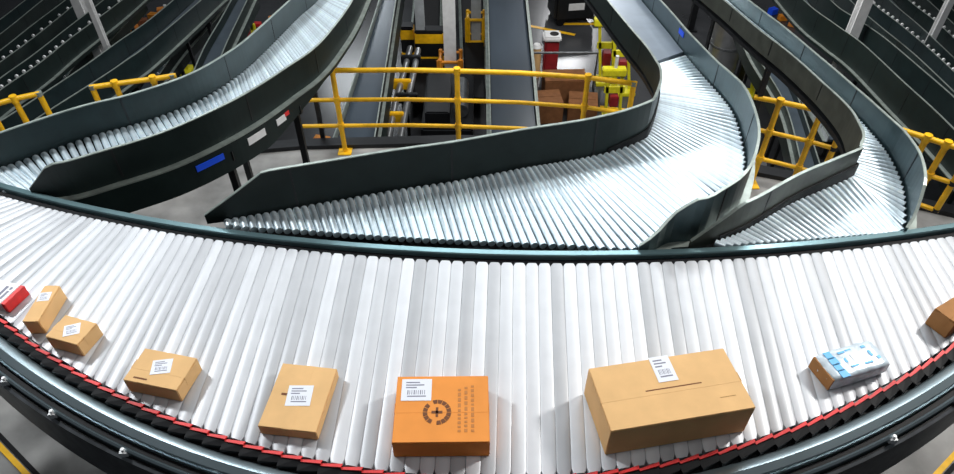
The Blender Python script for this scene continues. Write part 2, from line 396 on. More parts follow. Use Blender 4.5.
    for t, sd in legs:
        p = catmull(Lp if sd < 0 else Rp, t); zz = DECK if on_deck(p) else GROUND
        m = MB().box((-.022, -.022, zz-p.z), (.022, .022, -.10)).box((-.06, -.06, zz-p.z), (.06, .06, zz-p.z+.012)).box((-.05, -.03, -.17), (.05, .03, -.10))
        o = m.build('leg', M['black_metal']); o.location = p; child(o, c)
    return c, Lp, Rp
def on_deck(p):
    return p.y < np.interp(p.x, [e[0] for e in edge_px], [e[1] for e in edge_px])
b, t, m_ = 'b', 't', 'm'
# centre chute
C_PAIRS = [((206, 220, b), (210, 223, m_)), ((243, 215, b), (247, 228, m_)), ((294, 206, b), (303, 231, m_)), ((340, 198, b), (352, 235, m_)), ((400, 187.5, b), (416, 239, m_)), ((457, 179, b), (478, 242, m_)),
           ((520, 167, b), (560, 245.5, m_)), ((560, 160.5, b), (638, 249, b)), ((580, 157, b), (668, 238, b)), ((598, 153, b), (705, 198, t)), ((617, 148, b), (722, 189, t)), ((641, 139, b), (741, 176, t)),
           ((655, 99, t), (753, 158, t)), ((661, 84, t), (757.5, 126, t)), ((662, 75, t), (744, 92, t)), ((660, 66, t), (722, 95, b)), ((655, 58, t), (703, 74, b)), ((646, 45, t), (682, 50, b)), ((632, 29, t), (668, 32, b)), ((612, 5, t), (648, 8, b)), ((590, -22, t), (628, -16, b)), ((560, -55, t), (600, -48, b))]
C_PAIRS[14] = ((662, 75, t), (737, 117, b))
chC, CL, CR = make_chute('centre curved roller chute, broadest of the roller chutes feeding the slat conveyor', C_PAIRS, h=.265, hfar=(11.5, 15.5, .17), frames=(0, 1), frame=.12, start=16.9, kick=(9.5, 15.5), wallm=('wall', 'wall_lit'), taper=(.36, .30), legs=((2.5, -1), (6, -1), (9, -1), (10.4, 1), (15, 1)))
# right chute
D_PAIRS = [((690, 246, b), (693, 247, m_)), ((701, 243, b), (710, 246, m_)), ((740, 230, b), (765, 243, m_)), ((788, 203, b), (835, 238, m_)), ((820, 189, b), (870, 235, m_)), ((851, 175.5, b), (903, 232, b)), ((861, 147, t), (908, 207, b)),
           ((865, 137, t), (904, 182, b)), ((861, 126, t), (892, 157, b)), ((850, 108, t), (878, 138, b)), ((823.5, 83, t), (846, 103, b)), ((790, 53, t), (808, 68, b)), ((760, 30, t), (778, 41, b)), ((724, 0, t), (740, 10, b)), ((680, -34, t), (700, -26, b))]
chD, DL, DR = make_chute('right-hand curved roller chute between the two right yellow guard rails', D_PAIRS, h=.20, hfar=(7, 10, .13), frames=(0, 1), frame=.08, pitch=.038, kick=(1.5, 9), wallm=('wall_olive', 'wall_lit'), taper=(.28, .22), legs=((2, -1), (4, -1), (5.6, 1), (8, 1), (12, 1)))
# left chute
B_PAIRS = [((-70, 183, m_), (-120, 189, b)), ((-20, 187, m_), (-40, 174, b)), ((33, 192, b), (0, 166, b)), ((54, 163.5, t), (40, 152, b)), ((101, 151, t), (95, 133.5, b)), ((160, 133, t), (145, 120, b)), ((213, 110, t), (200, 99, b)), ((251, 90, t), (242, 72, b)),
           ((286, 67.5, t), (263, 53, b)), ((312, 49.6, t), (284, 32, b)), ((331, 29.5, t), (300, 16, b)), ((352, 0, t), (318, 0, b)), ((372, -40, t), (336, -24, b))]
# travel from the mouth upwards: the near wall lies on the right, the far wall on the left
B_PAIRS = [(y_, x_) for x_, y_ in B_PAIRS]
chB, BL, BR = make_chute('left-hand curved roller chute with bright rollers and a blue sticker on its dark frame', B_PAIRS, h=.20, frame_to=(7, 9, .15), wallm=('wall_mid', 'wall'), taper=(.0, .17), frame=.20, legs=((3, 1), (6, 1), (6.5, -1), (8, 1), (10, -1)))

# ------------------------------------------------------------------ parcels on the slat conveyor
def project(p):
    dz = p.z-CAMZ; zc = p.y*CT-dz*ST; return 477+FPX*p.x/zc, 237-FPX*(p.y*ST+dz*CT)/zc
def corners(label, cat, px4, h, m, name='cardboard_box', group=None):
    """px4 = photo pixels of the top face (near-left, near-right, far-right, far-left); the real rectangle that fits them best"""
    z = BELT+h; P = [at(*q, z) for q in px4]; c0 = sum(P, Vector())/4
    ux = (P[1]-P[0]+P[2]-P[3])/2; uy = (P[3]-P[0]+P[2]-P[1])/2
    v = np.array([c0.x, c0.y, ux.length, uy.length, math.atan2(ux.y, ux.x)])
    def res(v):
        r = []
        for (sx, sy), q in zip(((-.5, -.5), (.5, -.5), (.5, .5), (-.5, .5)), px4):
            a, b_ = sx*v[2], sy*v[3]; c, s_ = math.cos(v[4]), math.sin(v[4])
            u, w_ = project(Vector((v[0]+a*c-b_*s_, v[1]+a*s_+b_*c, z))); r += [u-q[0], w_-q[1]]
        return np.array(r)
    for _ in range(12):
        r0 = res(v); J = np.array([(res(v+np.eye(5)[k]*1e-4)-r0)/1e-4 for k in range(5)]).T
        v = v-np.linalg.lstsq(J, r0, rcond=None)[0]
    o = thing(name, label, cat, (v[0], v[1], BELT+.0005), v[4], group)
    return o, v[2], v[3]
def carton(label, px3, h, m, seam='x', lab=None, extra=None, open_gap=.004):
    o, W, Dp = corners(label, 'box', px3, h, m)
    x, y = W/2, Dp/2; tk = .004
    body = MB().box((-x, -y, 0), (x, y, h-tk), b=.003)
    body.build('body', m, o)
    g = open_gap/2
    for sg in (-1, 1):
        if seam == 'x': lo, hi = ((-x+.001, g if sg > 0 else -y+.001, h-tk), (x-.001, y-.001 if sg > 0 else -g, h))
        else: lo, hi = ((g if sg > 0 else -x+.001, -y+.001, h-tk), (x-.001 if sg > 0 else -g, y-.001, h))
        MB().box(lo, hi, b=.0012).build('flap', m, o)
    if seam == 'x': tp = MB().box((-x*.99, -.022, h), (x*.99, .022, h+.0006)).box((x-.0005, -.022, h-.05), (x+.0008, .022, h+.0006)).box((-x-.0008, -.022, h-.05), (-x+.0005, .022, h+.0006))
    else: tp = MB().box((-.022, -y*.99, h), (.022, y*.99, h+.0006)).box((-.022, -y-.0008, h-.05), (.022, -y+.0005, h+.0006))
    tp.build('tape', m, o)
    if lab:
        lx, ly, lw, lh, la = lab
        mt = Matrix.Translation((lx*x, ly*y, h+.0008)) @ Matrix.Rotation(la, 4, 'Z')
        s_ = MB().box((-lw/2, -lh/2, 0), (lw/2, lh/2, .0008), mtx=mt).build('shipping_label', M['paper'], o)
        p = MB()
        for k, (u0, u1, v) in enumerate(((-.36, .1, .34), (-.36, .25, .22), (-.36, .0, .10), (-.3, .32, -.30))):
            p.box((u0*lw, (v-.025)*lh, .0008), (u1*lw, (v+.025)*lh, .0012), mtx=mt)
        for k in range(9):
            p.box(((-.3+k*.07)*lw, -.22*lh, .0008), ((-.3+k*.07+.02+.015*(k % 3 == 0))*lw, -.02*lh, .0012), mtx=mt)
        q = p.build('label_print', M['ink']); q.parent = s_
    return o, x, y, h
def grime(o, quads, z, m=None, name='printed_mark'):
    p = MB()
    for x0, y0, x1, y1 in quads: p.box((x0, y0, z), (x1, y1, z+.0006))
    return p.build(name, m or M['brown_ink'], o)
# orange box with ring logo
o, x, y, h = carton('orange cardboard box with dark ring logo and label in its corner', ((393, 442), (491, 443), (487, 377), (396, 375)), .11, M['card_o'], 'x', (-.56, .56, .125, .105, 0))
rg = MB(); cx0, cy0 = -.10*x*2*.5, -.02
for k in range(16):
    if k in (5, 11): continue
    a0, a1 = 2*math.pi*k/16, 2*math.pi*(k+.86)/16
    r0, r1 = .040, .058
    vs = [(cx0+r*math.cos(a), cy0+r*math.sin(a), zz) for zz in (h+.0007, h+.0012) for r, a in ((r0, a0), (r1, a0), (r1, a1), (r0, a1))]
    rg.add(vs, [(0, 1, 2, 3), (7, 6, 5, 4), (0, 4, 5, 1), (1, 5, 6, 2), (2, 6, 7, 3), (3, 7, 4, 0)])
rg.box((cx0-.022, cy0-.006, h+.0007), (cx0+.022, cy0+.006, h+.0012)).box((cx0-.005, cy0-.022, h+.0007), (cx0+.005, cy0+.022, h+.0012))
rg.build('ring_logo', M['brown_ink'], o)
lt = MB(); random.seed(4)
for col_ in range(3):
    yy = -y*.72
    while yy < y*.62:
        l_ = random.uniform(.008, .02); lt.box((x*(.34+col_*.14), yy, h+.0007), (x*(.34+col_*.14)+.012, yy+l_, h+.0011)); yy += l_+.008
lt.build('faded_lettering', mat('faded_print', (.52, .20, .05), .8), o)
# large box
o, x, y, h = carton('largest parcel, big tan cardboard box with a white label near its far edge', ((606, 439), (750, 405), (729, 344), (595, 367)), .18, M['card'], 'x', (.02, .62, .085, .125, 0), open_gap=.008)
grime(o, [(-x*.35, -.0025, x*.45, .0025)], h+.0006, name='seam_line')
grime(o, [(x*.60, -y*.55, x*.82, -y*.53)], h+.0004, mat('crease', (.5, .28, .1), .8), 'crease')
# tall-looking tan box with tilted label
o, x, y, h = carton('tan box with a plain white label, directly left of the orange box', ((262, 423), (318, 438), (334, 373), (279, 356)), .06, M['card'], 'y', (.02, .02, .105, .10, .12))
grime(o, [(-x*.62, -.002, -x*.42, .008)], h+.0006)
o, x, y, h = carton('tan box with dark print at its near corner, second parcel left of the orange box', ((128, 378), (181, 399), (191, 357), (141, 342)), .085, M['card'], 'x', (.0, .12, .085, .075, .35))
grime(o, [(-x*.7, -y*.78, -x*.2, -y*.7)], h+.0004)
o, x, y, h = carton('small squarish tan box with turned label, third parcel from the left edge', ((50, 336), (80, 353), (92, 322), (62, 308)), .085, M['card'], 'x', (.05, .0, .07, .065, .6))
o, x, y, h = carton('narrow tan box standing beside the red and white package', ((23, 315), (40, 330), (58, 290), (43, 279)), .09, M['card'], 'y', (-.1, .35, .055, .055, .15))
o, x, y, h = carton('brown box cut off by the right edge of the photo', ((950, 332), (990, 309), (980, 268), (944, 304)), .11, M['card_d'], 'x', None)
# red and white package
o, W, Dp = corners('white carton with black print and a red end at the left edge', 'box', ((-16, 299), (7, 312), (20, 286), (-3, 271)), .06, None)
x, y = W/2, Dp/2
MB().box((-x, -y, 0), (x*.68, y, .06), b=.003).build('body', M['white'], o)
MB().box((x*.68, -y, 0), (x, y, .06), b=.002).build('red_end', M['red'], o)
grime(o, [(-x*.1, -y*.6, x*.1, y*.6), (x*.25, -y*.6, x*.42, y*.2), (x*.25, y*.35, x*.42, y*.6), (-x*.5, -y*.5, -x*.25, -y*.1)], .0602, M['ink'])
# film-wrapped parcel
o, W, Dp = corners('blue and white plastic wrapped parcel between the largest box and the right edge', 'parcel', ((832, 388), (887, 364), (876, 332), (818, 352)), .085, None, name='wrapped_parcel')
x, y = W/2, Dp/2; h = .085
bm = bmesh.new(); bmesh.ops.create_cube(bm, size=1); bmesh.ops.subdivide_edges(bm, edges=bm.edges[:], cuts=7, use_grid_fill=True)
for v in bm.verts:
    c = v.co; X, Y, Z = c.x*2, c.y*2, c.z*2
    bul = (1-X*X)*(1-Y*Y)
    rr = 1-.05*(abs(X)**6*abs(Y)**6+abs(X)**6*abs(Z)**6+abs(Y)**6*abs(Z)**6)
    nz = .006*math.sin(X*9+Y*4)*math.cos(Y*11-Z*5)
    v.co = Vector((X*x*rr*(1+nz), Y*y*rr*(1+nz*2), (Z*.5+.5)*h*(.96+.05*bul*(Z > 0))+(nz*.5 if Z > .5 else 0)))
me = bpy.data.meshes.new('body'); bm.to_mesh(me); bm.free(); me.polygons.foreach_set('use_smooth', [True]*len(me.polygons))
link('body', me, M['film'], o)
pb = MB()
for k in range(4): pb.box((-x*.72, y*(.78-k*.46)-.028, h*.992), (-x*.50+.006*(k % 2), y*(.78-k*.46)+.010, h*1.012))
for u, v, a_, c_ in ((-.2, .62, .035, .010), (.05, .66, .028, .008), (.55, .6, .02, .012), (-.25, .1, .012, .03), (.6, .05, .012, .03), (-.1, -.45, .04, .008), (.35, -.5, .04, .01), (.75, -.35, .016, .016)):
    pb.box((u*x-a_/2, v*y-c_/2, h*.995), (u*x+a_/2, v*y+c_/2, h*1.018))
pb.build('blue_print', M['sky_blue'], o)['kind'] = 'stuff'
MB().box((-x*.02, -y*.25, h), (x*.42, y*.38, h*1.022)).build('shipping_label', M['paper'], o)
MB().box((-x*.99, -y*.9, h*.1), (-x*.97+.002, y*.9, h*.85)).box((-x*1.004, -y*.92, .004), (-x*.95, y*.92, h*.9)).build('cardboard_end', M['card_d'], o)

# ------------------------------------------------------------------ guard rails on the far edge of the deck
def guard(label, tops, posts, ends=(True, True), zt=-.03, r=.025, levels=(0, .33, .64), dom=1.):
    P = [at(*q, zt) for q in tops]
    cxy = P[len(P)//2]
    o = thing('guard_rail', label, 'railing', (cxy.x, cxy.y, DECK))
    def at_x(x):
        for i in range(len(P)-1):
            if P[i].x <= x <= P[i+1].x or i == len(P)-2:
                u = (x-P[i].x)/(P[i+1].x-P[i].x); return P[i].lerp(P[i+1], u)
    for k, dz in enumerate(levels):
        pts = [p-Vector((0, 0, dz)) for p in P]
        child(MB().tube(pts, r if k == 0 else r*.85, 12).build('rail', M['yellow'], smooth=True), o)
    for i, px in enumerate(posts):
        # post px = photo x of the post's head along the top rail
        ty = np.interp(px, [q[0] for q in tops], [q[1] for q in tops]); p = at(px, float(ty), zt)
        end = (i == 0 and ends[0]) or (i == len(posts)-1 and ends[1])
        bot = -levels[2] if end else DECK-zt
        mb = MB().tube([p+Vector((0, 0, .0 if end else .03)), p+Vector((0, 0, bot))], r*1.05, 12)
        po = child(mb.build('post', M['yellow'], smooth=True), o)
        if not end:
            fp = MB().box((-.07, -.07, 0), (.07, .07, .012)).build('foot_plate', M['yellow']); fp.parent = po; fp.location = (p.x, p.y, DECK)
            po.location = Vector(po.location); fp.location = Vector((p.x, p.y, DECK))-Vector(o.location)-Vector(po.location)
            for dz in levels:
                cl = MB().tube([p+Vector((0, 0, -dz-.035)), p+Vector((0, 0, -dz+.035))], r*1.35, 12).build('pipe_fitting', M['yellow'], smooth=True)
                child(cl, o)
        else:
            for dz in levels:
                cl = MB().tube([p+Vector((0, 0, -dz-.02)), p+Vector((0, 0, -dz+.02))], r*1.2, 12).build('end_fitting', M['black_metal'] if dz else M['rim'], smooth=True)
                child(cl, o)
    return o
guard('long yellow guard rail behind the middle of the centre roller chute', [(287, 71), (332, 70.5), (400, 70), (456, 71), (520, 73), (587, 77.5), (637, 84)], [288, 332, 457, 588, 634])
guard('short yellow guard rail in the gap between centre and right roller chutes', [(754, 97), (780, 102), (822, 111), (849, 118.5)], [780, 822, 847], (False, True))
guard('yellow guard rail at the far right beyond the right roller chute', [(898, 129), (927, 138), (946, 144), (975, 153)], [904, 927, 947, 972])
guard('yellow guard rail behind the left roller chute, two thin posts showing', [(90, 87.5), (114, 84), (153, 79), (176, 75.5)], [92, 115, 153, 172], (True, True))
guard('yellow guard rail cut off by the left edge of the photo', [(-30, 110), (0, 103), (14, 99), (40, 93.5)], [-12, 14, 39], (False, True))

# ------------------------------------------------------------------ neighbouring conveyors, left and right
def line_conv(label, lp, rp, z=.2, h=.22, frame=.16, wm=('wall', 'wall'), kind='t', s=.15, legs=(1,), bed='belt_dark', group=None, rollers=False, pitch=.09, glints=0):
    pr = [((a[0], a[1], kind), (b_[0], b_[1], kind)) for a, b_ in zip(lp, rp)]
    c = make_chute(label, pr, h=h, frame=frame, z=z, s=s, rollers=rollers, pitch=pitch, wallm=wm, legs=[(q, -1) for q in legs]+[(q, 1) for q in legs], taper=(0, 0), kick=None, glints=glints,
                   name='belt_conveyor', bedt=bed, start=None)[0]
    if group: c['group'] = group
    return c
line_conv('dark teal curved conveyor just beyond the left roller chute', [(-60, 158), (0, 122), (42, 95), (84, 67), (120, 41), (146, 23), (174, 0), (215, -36)],
          [(-60, 176), (0, 143), (45, 113), (100, 78), (125, 61), (150, 43), (201, 0), (242, -36)], wm=('wall_mid', 'wall_mid'), z=-.35, h=.24, frame=.05, legs=(2, 4, 6))
line_conv('dark conveyor second beyond the left roller chute, nearer the left edge', [(-50, 118), (0, 79), (35, 54), (68, 28), (104, 0), (150, -38)],
          [(-50, 128), (0, 90), (38, 64), (72, 37), (122, 0), (165, -36)], z=-.5, frame=.05, glints=26, legs=(1,))
line_conv('dark conveyor third beyond the left roller chute, crossing the top left corner', [(-50, 86), (0, 51), (33, 25), (66, 0), (100, -28)],
          [(-50, 97), (0, 62), (38, 34), (80, 0), (112, -26)], z=-.65, frame=.08, glints=20, legs=(1, 2))
line_conv('narrow dark conveyor in the very top left corner', [(-50, 55), (0, 20), (26, 0), (50, -18)], [(-50, 68), (0, 34), (40, 2), (62, -15)], z=-.8, wm=('wall_mid', 'wall'), legs=(1,))
line_conv('dark low belt rising behind the rail of the left roller chute', [(192, 92), (207, 56), (224, 26), (240, -4)], [(214, 88), (228, 52), (241, 24), (254, -4)], z=-1.2, h=.12, frame=.15, kind='b', s=0, legs=(1, 2))
line_conv('second dark low belt left of the rising one, behind the left chute', [(128, 108), (160, 62), (200, 18), (222, -6)], [(146, 106), (178, 58), (214, 16), (232, -6)], z=-1.9, h=.12, frame=.15, glints=16, kind='b', s=0, legs=(1, 2))
line_conv('dark low belt between the two yellow rails at the left', [(40, 112), (66, 74), (92, 44), (118, 16), (132, 0)], [(52, 110), (78, 72), (103, 43), (128, 16), (142, 0)], z=-1.9, h=.12, frame=.15, glints=16, kind='b', s=0, legs=(1, 3))
# right side
line_conv('broad dark conveyor sweeping behind the right roller chute', [(770, -36), (806, 2), (835, 24), (863, 44), (904, 82), (937, 112), (975, 150)][::-1],
          [(800, -36), (832, 2), (858, 20), (884, 38), (922, 70), (954, 98), (990, 134)][::-1], z=-.42, h=.32, frame=.04, wm=('wall', 'wall'), legs=(1,))
line_conv('second dark conveyor beyond the right roller chute, with pale rims', [(822, -28), (852, 2), (880, 26), (912, 52), (940, 78), (975, 112)][::-1], [(842, -28), (871, 2), (899, 24), (930, 50), (960, 78), (990, 108)][::-1], z=-.55, h=.22, frame=.08, glints=30, wm=('wall_mid', 'wall_mid'), legs=(1, 3))
line_conv('third dark conveyor toward the top right corner', [(862, -28), (892, 2), (920, 26), (948, 52), (985, 88)][::-1], [(880, -28), (908, 0), (936, 22), (964, 48), (1000, 82)][::-1], z=-.7, h=.2, frame=.12, glints=22, wm=('wall_mid', 'wall'), legs=(1,))
line_conv('thin dark conveyor closest to the top right corner', [(900, -28), (928, 0), (954, 24), (990, 58)][::-1], [(914, -28), (942, 0), (968, 24), (1000, 54)][::-1], z=-.9, h=.2, frame=.12, legs=(1,))
line_conv('low roller line with bright edge under the right roller chute', [(700, -4), (735, 28), (762, 51), (786, 74), (808, 104), (828, 140)][::-1], [(712, -4), (748, 28), (775, 50), (800, 74), (822, 104), (842, 140)][::-1],
          z=-1.0+.35, h=.05, frame=.1, glints=26, wm=('grey_paint', 'wall'), kind='b', s=.3, legs=(), bed='belt_dark')
line_conv('dark low belt seen through the short yellow guard rail', [(802, 182), (783, 110), (752, 56), (738, 20)], [(818, 176), (795, 104), (770, 52), (752, 18)], z=-1.7, h=.10, frame=.2, kind='b', s=0, legs=(1, 2), wm=('wall_mid', 'wall_mid'))
line_conv('black low belt beside the yellow rail at the far right', [(960, 190), (930, 120), (900, 78), (868, 44)], [(985, 180), (948, 112), (915, 72), (882, 40)], z=-1.8, h=.10, frame=.2, kind='b', s=0, legs=(1, 2))
# centre, one storey down
line_conv('wide slate-grey belt running straight away right of the silver column', [(493, 176), (491, 130), (489.5, 60), (488, 0), (487, -40)], [(543, 168), (537, 130), (531, 60), (525, 0), (521, -40)], z=-1.5, h=.07, frame=.35, kind='b', s=0, legs=(1, 2), wm=('rim', 'black_metal'), bed='belt_slate')
line_conv('slate-grey belt running away beside the left end of the long guard rail', [(326, 170), (333, 150), (351, 99), (382, 0), (392, -36)], [(370, 168), (374, 150), (382, 99), (397, 0), (403, -36)], z=-1.5, h=.10, frame=.35, kind='b', s=0, legs=(1, 2), wm=('rim', 'black'), bed='belt_slate')

line_conv('added black bed darkening the floor under the pale pipes left of the silver column', [(404, 98), (407, 75), (413, 30), (417, -20)], [(439, 98), (439, 75), (440, 30), (441, -20)], z=-2.9, h=.06, frame=.3, kind='b', s=0, legs=(), wm=('black', 'black'), bed='black')  # made-up bed, blackens the bright floor here
line_conv('added black bed darkening the floor between the silver column and the wide slate-grey belt', [(465, 98), (464, 75), (462, 30), (460, -20)], [(486, 98), (485, 75), (484, 30), (483, -20)], z=-2.9, h=.06, frame=.3, kind='b', s=0, legs=(), wm=('black', 'black'), bed='black')  # made-up bed as well, dark backing over the pale floor
# ------------------------------------------------------------------ columns, guards and floor equipment, one storey down
def wpx(base, n_px):      # real width of n_px at that point
    v = base-Vector((0, 0, CAMZ)); zc = v.y*CT-v.z*ST; return n_px*zc/FPX
def column(label, px, py, wp, mt, guard=None, top=9.0, gh=1.2, zb=GROUND, zl=None):
    p = at(px, py, zb if zl is None else zl); w_ = wpx(p, wp)/2; p.z = zb
    o = thing('column', label, 'column', p)
    m = MB().box((-w_, -w_, 0), (w_, -w_*.7, top-zb)).box((-w_, w_*.7, 0), (w_, w_, top-zb)).box((-w_*.18, -w_*.7, 0), (w_*.18, w_*.7, top-zb))
    m.build('shaft', M[mt], o)
    MB().box((-w_*1.6, -w_*1.6, 0), (w_*1.6, w_*1.6, .03)).build('base_plate', M['black_metal'], o)
    if guard:
        g = w_*1.75
        gm = MB()
        for a, c in ((-1, -1), (1, -1), (1, 1), (-1, 1)): gm.tube([(a*g, c*g, 0), (a*g, c*g, gh)], .035, 8)
        for z_ in (.25, gh*.55, gh-.05): gm.tube([(-g, -g, z_), (g, -g, z_), (g, g, z_), (-g, g, z_), (-g, -g, z_)], .03, 8)
        gm.build('guard_frame', M[guard], o)
        for a in (-1, 1): MB().box((a*g-.05, -g-.02, .05), (a*g+.05, -g+.02, gh-.02)).build('guard_plate', M[guard], o)
    return o
column('silver steel column with orange base guard behind the middle of the long guard rail', 452, 112, 11, 'white', 'orange', gh=1.15)
column('second pale column with yellow guard, just behind the silver one', 476, 66, 9, 'grey_paint', 'yellow', gh=1.1)
column('pale thin column farther back left of the silver one', 424, 84, 8, 'grey_paint')
column('white column at the top left among the dark conveyors', 83, 14, 9, 'white', zl=-1.2)
column('thin white column rising behind the two yellow rails at left', 107, 47, 5, 'white', zl=-1.0, top=-.1)
column('white column crossing behind the dark conveyors at top right', 847, 46, 10, 'white', zl=-1.1)
column('thin white column in the top right corner', 934, 33, 6, 'white', zl=-1.3)
for i, px in enumerate((411, 432)):
    p = at(px, 84 if i else 80, GROUND); w_ = wpx(p, 12 if i == 0 else 27)/2
    o = thing('column_guard', ['narrow yellow and black banded guard left of the wide one', 'wide yellow and dark banded column guard left of the silver column'][i], 'guard', p)
    H = 1.15
    MB().box((-w_, -.12, 0), (w_, .12, H), b=.02).build('guard_body', M['black_metal'], o)
    for z0 in (.45, .90): MB().box((-w_-.006, -.126, z0), (w_+.006, .126, z0+.20), b=.01).build('yellow_band', M['yellow'], o)
# banded guard right of the second column
p = at(489, 78, GROUND); w_ = wpx(p, 9)/2
o = thing('column_guard', 'narrow yellow banded guard right beside the second pale column', 'guard', p)
MB().box((-w_, -.12, 0), (w_, .12, 1.5), b=.02).build('guard_body', M['dull_steel'], o)
for z0 in (.45, .85, 1.25): MB().box((-w_-.006, -.126, z0), (w_+.006, .126, z0+.17), b=.01).build('yellow_band', M['yellow'], o)
# dark drive machine between the two slate belts
p = at(446, 150, -2.6); o = thing('drive_machine', 'dark conveyor drive housing between the two slate-grey belts, behind the guard rail', 'machine', (p.x, p.y+.9, GROUND))
MB().box((-.36, -.8, 0), (.40, .8, 1.2), b=.03).build('housing', M['black_metal'], o)
MB().box((-.30, -.7, 1.2), (.06, .5, 1.42), b=.02).build('motor_cover', M['black_metal'], o)
MB().tube([(.22, -.5, 1.31), (.22, .3, 1.31)], .11, 16).build('motor', M['dull_steel'], o, smooth=True)
for k in range(5): MB().box((-.30+k*.14, -.815, .3), (-.23+k*.14, -.80, 1.0)).build('vent_slot', M['black'], o)
# pipe run with yellow valve
o = thing('pipe_run', 'pair of pale pipes with yellow clamps left of the drive housing', 'pipes', at(398, 150, -2.15))
for k, pts in enumerate(([(386, 150), (395, 104), (404, 72), (410, 48)], [(398, 152), (407, 104), (413, 76), (418, 50)])):
    child(MB().tube([at(*q, -2.15) for q in pts], .05, 12).build('pipe', M['drum'], smooth=True), o)
for q, mt in (((401, 84), 'yellow'), ((393, 117), 'yellow'), ((411, 60), 'black_metal'), ((407, 98), 'black_metal')):
    c_ = at(*q, -2.15); child(MB().box((c_.x-.16, c_.y-.04, c_.z-.08), (c_.x+.16, c_.y+.04, c_.z+.08), b=.01).build('clamp', M[mt]), o)
for q in ((386, 150), (410, 48), (404, 72)):
    c_ = at(*q, -2.15); child(MB().tube([(c_.x, c_.y, GROUND), (c_.x, c_.y, -2.15)], .03, 8).build('support_post', M['black_metal'], smooth=True), o)
# litter bin
p = at(549, 74, GROUND); w_ = wpx(p, 17)/2
o = thing('litter_bin', 'dark red litter bin with white lid and black hole beyond the long guard rail', 'bin', p)
MB().box((-w_*.8, -w_*.8, 0), (w_*.8, w_*.8, .75), b=.03).build('body', M['red_paint'], o)
ld = MB().box((-w_, -w_, .75), (w_, w_, .85), b=.03); ld.build('lid', M['white'], o)
MB().tube([(.04, 0, .845), (.04, 0, .856)], w_*.5, 20).build('opening', M['black'], o)
# cart with brown cartons
p = at(566, 138, GROUND)
o = thing('flat_cart', 'low dark cart behind the right half of the long guard rail', 'cart', p)
MB().box((-.75, -.1, .18), (.65, 1.3, .24), b=.01).build('platform', M['black_metal'], o)
MB().tube([(-.75, 1.25, .2), (-.75, 1.25, .95), (.6, 1.25, .95), (.6, 1.25, .2)], .025, 10).build('handle', M['dull_steel'], o, smooth=True)
for a in (-.6, .5):
    for c_ in (0, 1.15): MB().tube([(a-.03, c_, .09), (a+.03, c_, .09)], .09, 14).build('wheel', M['black'], o, smooth=True)
for k, (dx, dy, sx, sy, hh, rz_) in enumerate(((-.35, .3, .5, .45, .4, .1), (.28, .35, .5, .5, .32, -.12), (.0, .85, .75, .4, .5, .05))):
    q = thing('cardboard_box', ['brown carton on the low cart, front left', 'brown carton on the low cart, front right', 'wide brown carton on the low cart, at its back'][k], 'box', (p.x+dx, p.y+dy, GROUND+.242), rz_, 'cartons on the low cart')
    MB().box((-sx/2, -sy/2, 0), (sx/2, sy/2, hh-.01), b=.008).build('body', M['card_x'], q)
    for sg in (-1, 1): MB().box((-sx/2+.005, .004 if sg > 0 else -sy/2+.005, hh-.01), (sx/2-.005, sy/2-.005 if sg > 0 else -.004, hh), b=.003).build('flap', M['card_x'], q)
# small tan bollard
p = at(535, 76, GROUND); o = thing('bollard', 'small tan post between the wide slate belt and the litter bin', 'post', p)
MB().tube([(0, 0, 0), (0, 0, .62)], .09, 14).build('post', M['card'], o, smooth=True); MB().tube([(0, 0, .62), (0, 0, .68)], [.10, .06], 14).build('cap', M['white'], o, smooth=True)
# pallet truck at the top
p = at(574, 18, GROUND); o = thing('pallet_truck', 'black pallet truck parked on the shiny floor at the top', 'truck', p, .15)
MB().box((-.55, -.35, .1), (.35, .35, .75), b=.06).build('body', M['black_metal'], o)
for a in (-.22, .22): MB().box((.35, a-.08, .06), (1.15, a+.08, .14), b=.01).build('fork', M['black_metal'], o)
MB().tube([(-.5, 0, .7), (-.85, 0, 1.25)], .03, 10).tube([(-.85, -.2, 1.25), (-.85, .2, 1.25)], .025, 10).build('handle', M['black_metal'], o, smooth=True)
MB().box((-.25, -.36, .35), (.1, -.345, .5)).build('plate', M['white'], o)
for a in (-.3, .3): MB().tube([(-.4, a-.04, .1), (-.4, a+.04, .1)], .1, 14).build('wheel', M['black'], o, smooth=True)
# yellow lifting stands
def stand(label, px, py, hgt, lean, mt='lemon', rz=0, extra=True, hp=None):
    p = at(px, py, GROUND); o = thing('lifting_stand', label, 'stand', p, rz); o.scale = (.62, .62, 1)
    a = hgt
    MB().box((-.35, -.28, 0), (.35, .28, .07), b=.01).build('base', M[mt], o)
    for sx in (-.2, .2): MB().bar((sx, 0, .07), (sx+lean, 0, a), .08, .08).build('upright', M[mt], o)
    MB().bar((-.28+lean*.6, 0, a*.62), (.30+lean*.6, 0, a*.62), .08, .12).build('cross_beam', M[mt], o)
    MB().box((-.36+lean, -.12, a-.08), (.30+lean, .12, a+.06), b=.02).build('head', M[mt], o)
    if extra:
        MB().box((-.12+lean*.4, -.16, a*.30), (.12+lean*.4, .16, a*.52), b=.02).build('gear_box', M['red_paint'], o)
        MB().tube([(lean, 0, a+.04), (lean, 0, a+.28)], .05, 10).build('beacon', M['white'], o, smooth=True)
    return o
stand('yellow lifting stand left of the pair beyond the right end of the long rail', 606, 82, 1.25, -.25)
stand('yellow lifting stand right of the pair, nearer the centre chute wall', 622, 92, 1.3, -.35)
stand('low yellow stand nearest the right end of the long guard rail', 612, 118, .95, -.12)
stand('yellow stand in the gap right of the centre chute, beside the silver drum', 757, 96, 1.2, -.3, extra=False)
stand('yellow stand with red box behind the left roller chute', 182, 72, 1.1, .15)
stand('small yellow stand at the top left between dark conveyors', 88, 76, .9, .25)
stand('yellow stand behind the far wall of the left roller chute', 250, 58, 1.1, .2)
stand('yellow stand half hidden behind the right chute near the far-right rail', 884, 124, 1.2, -.3)
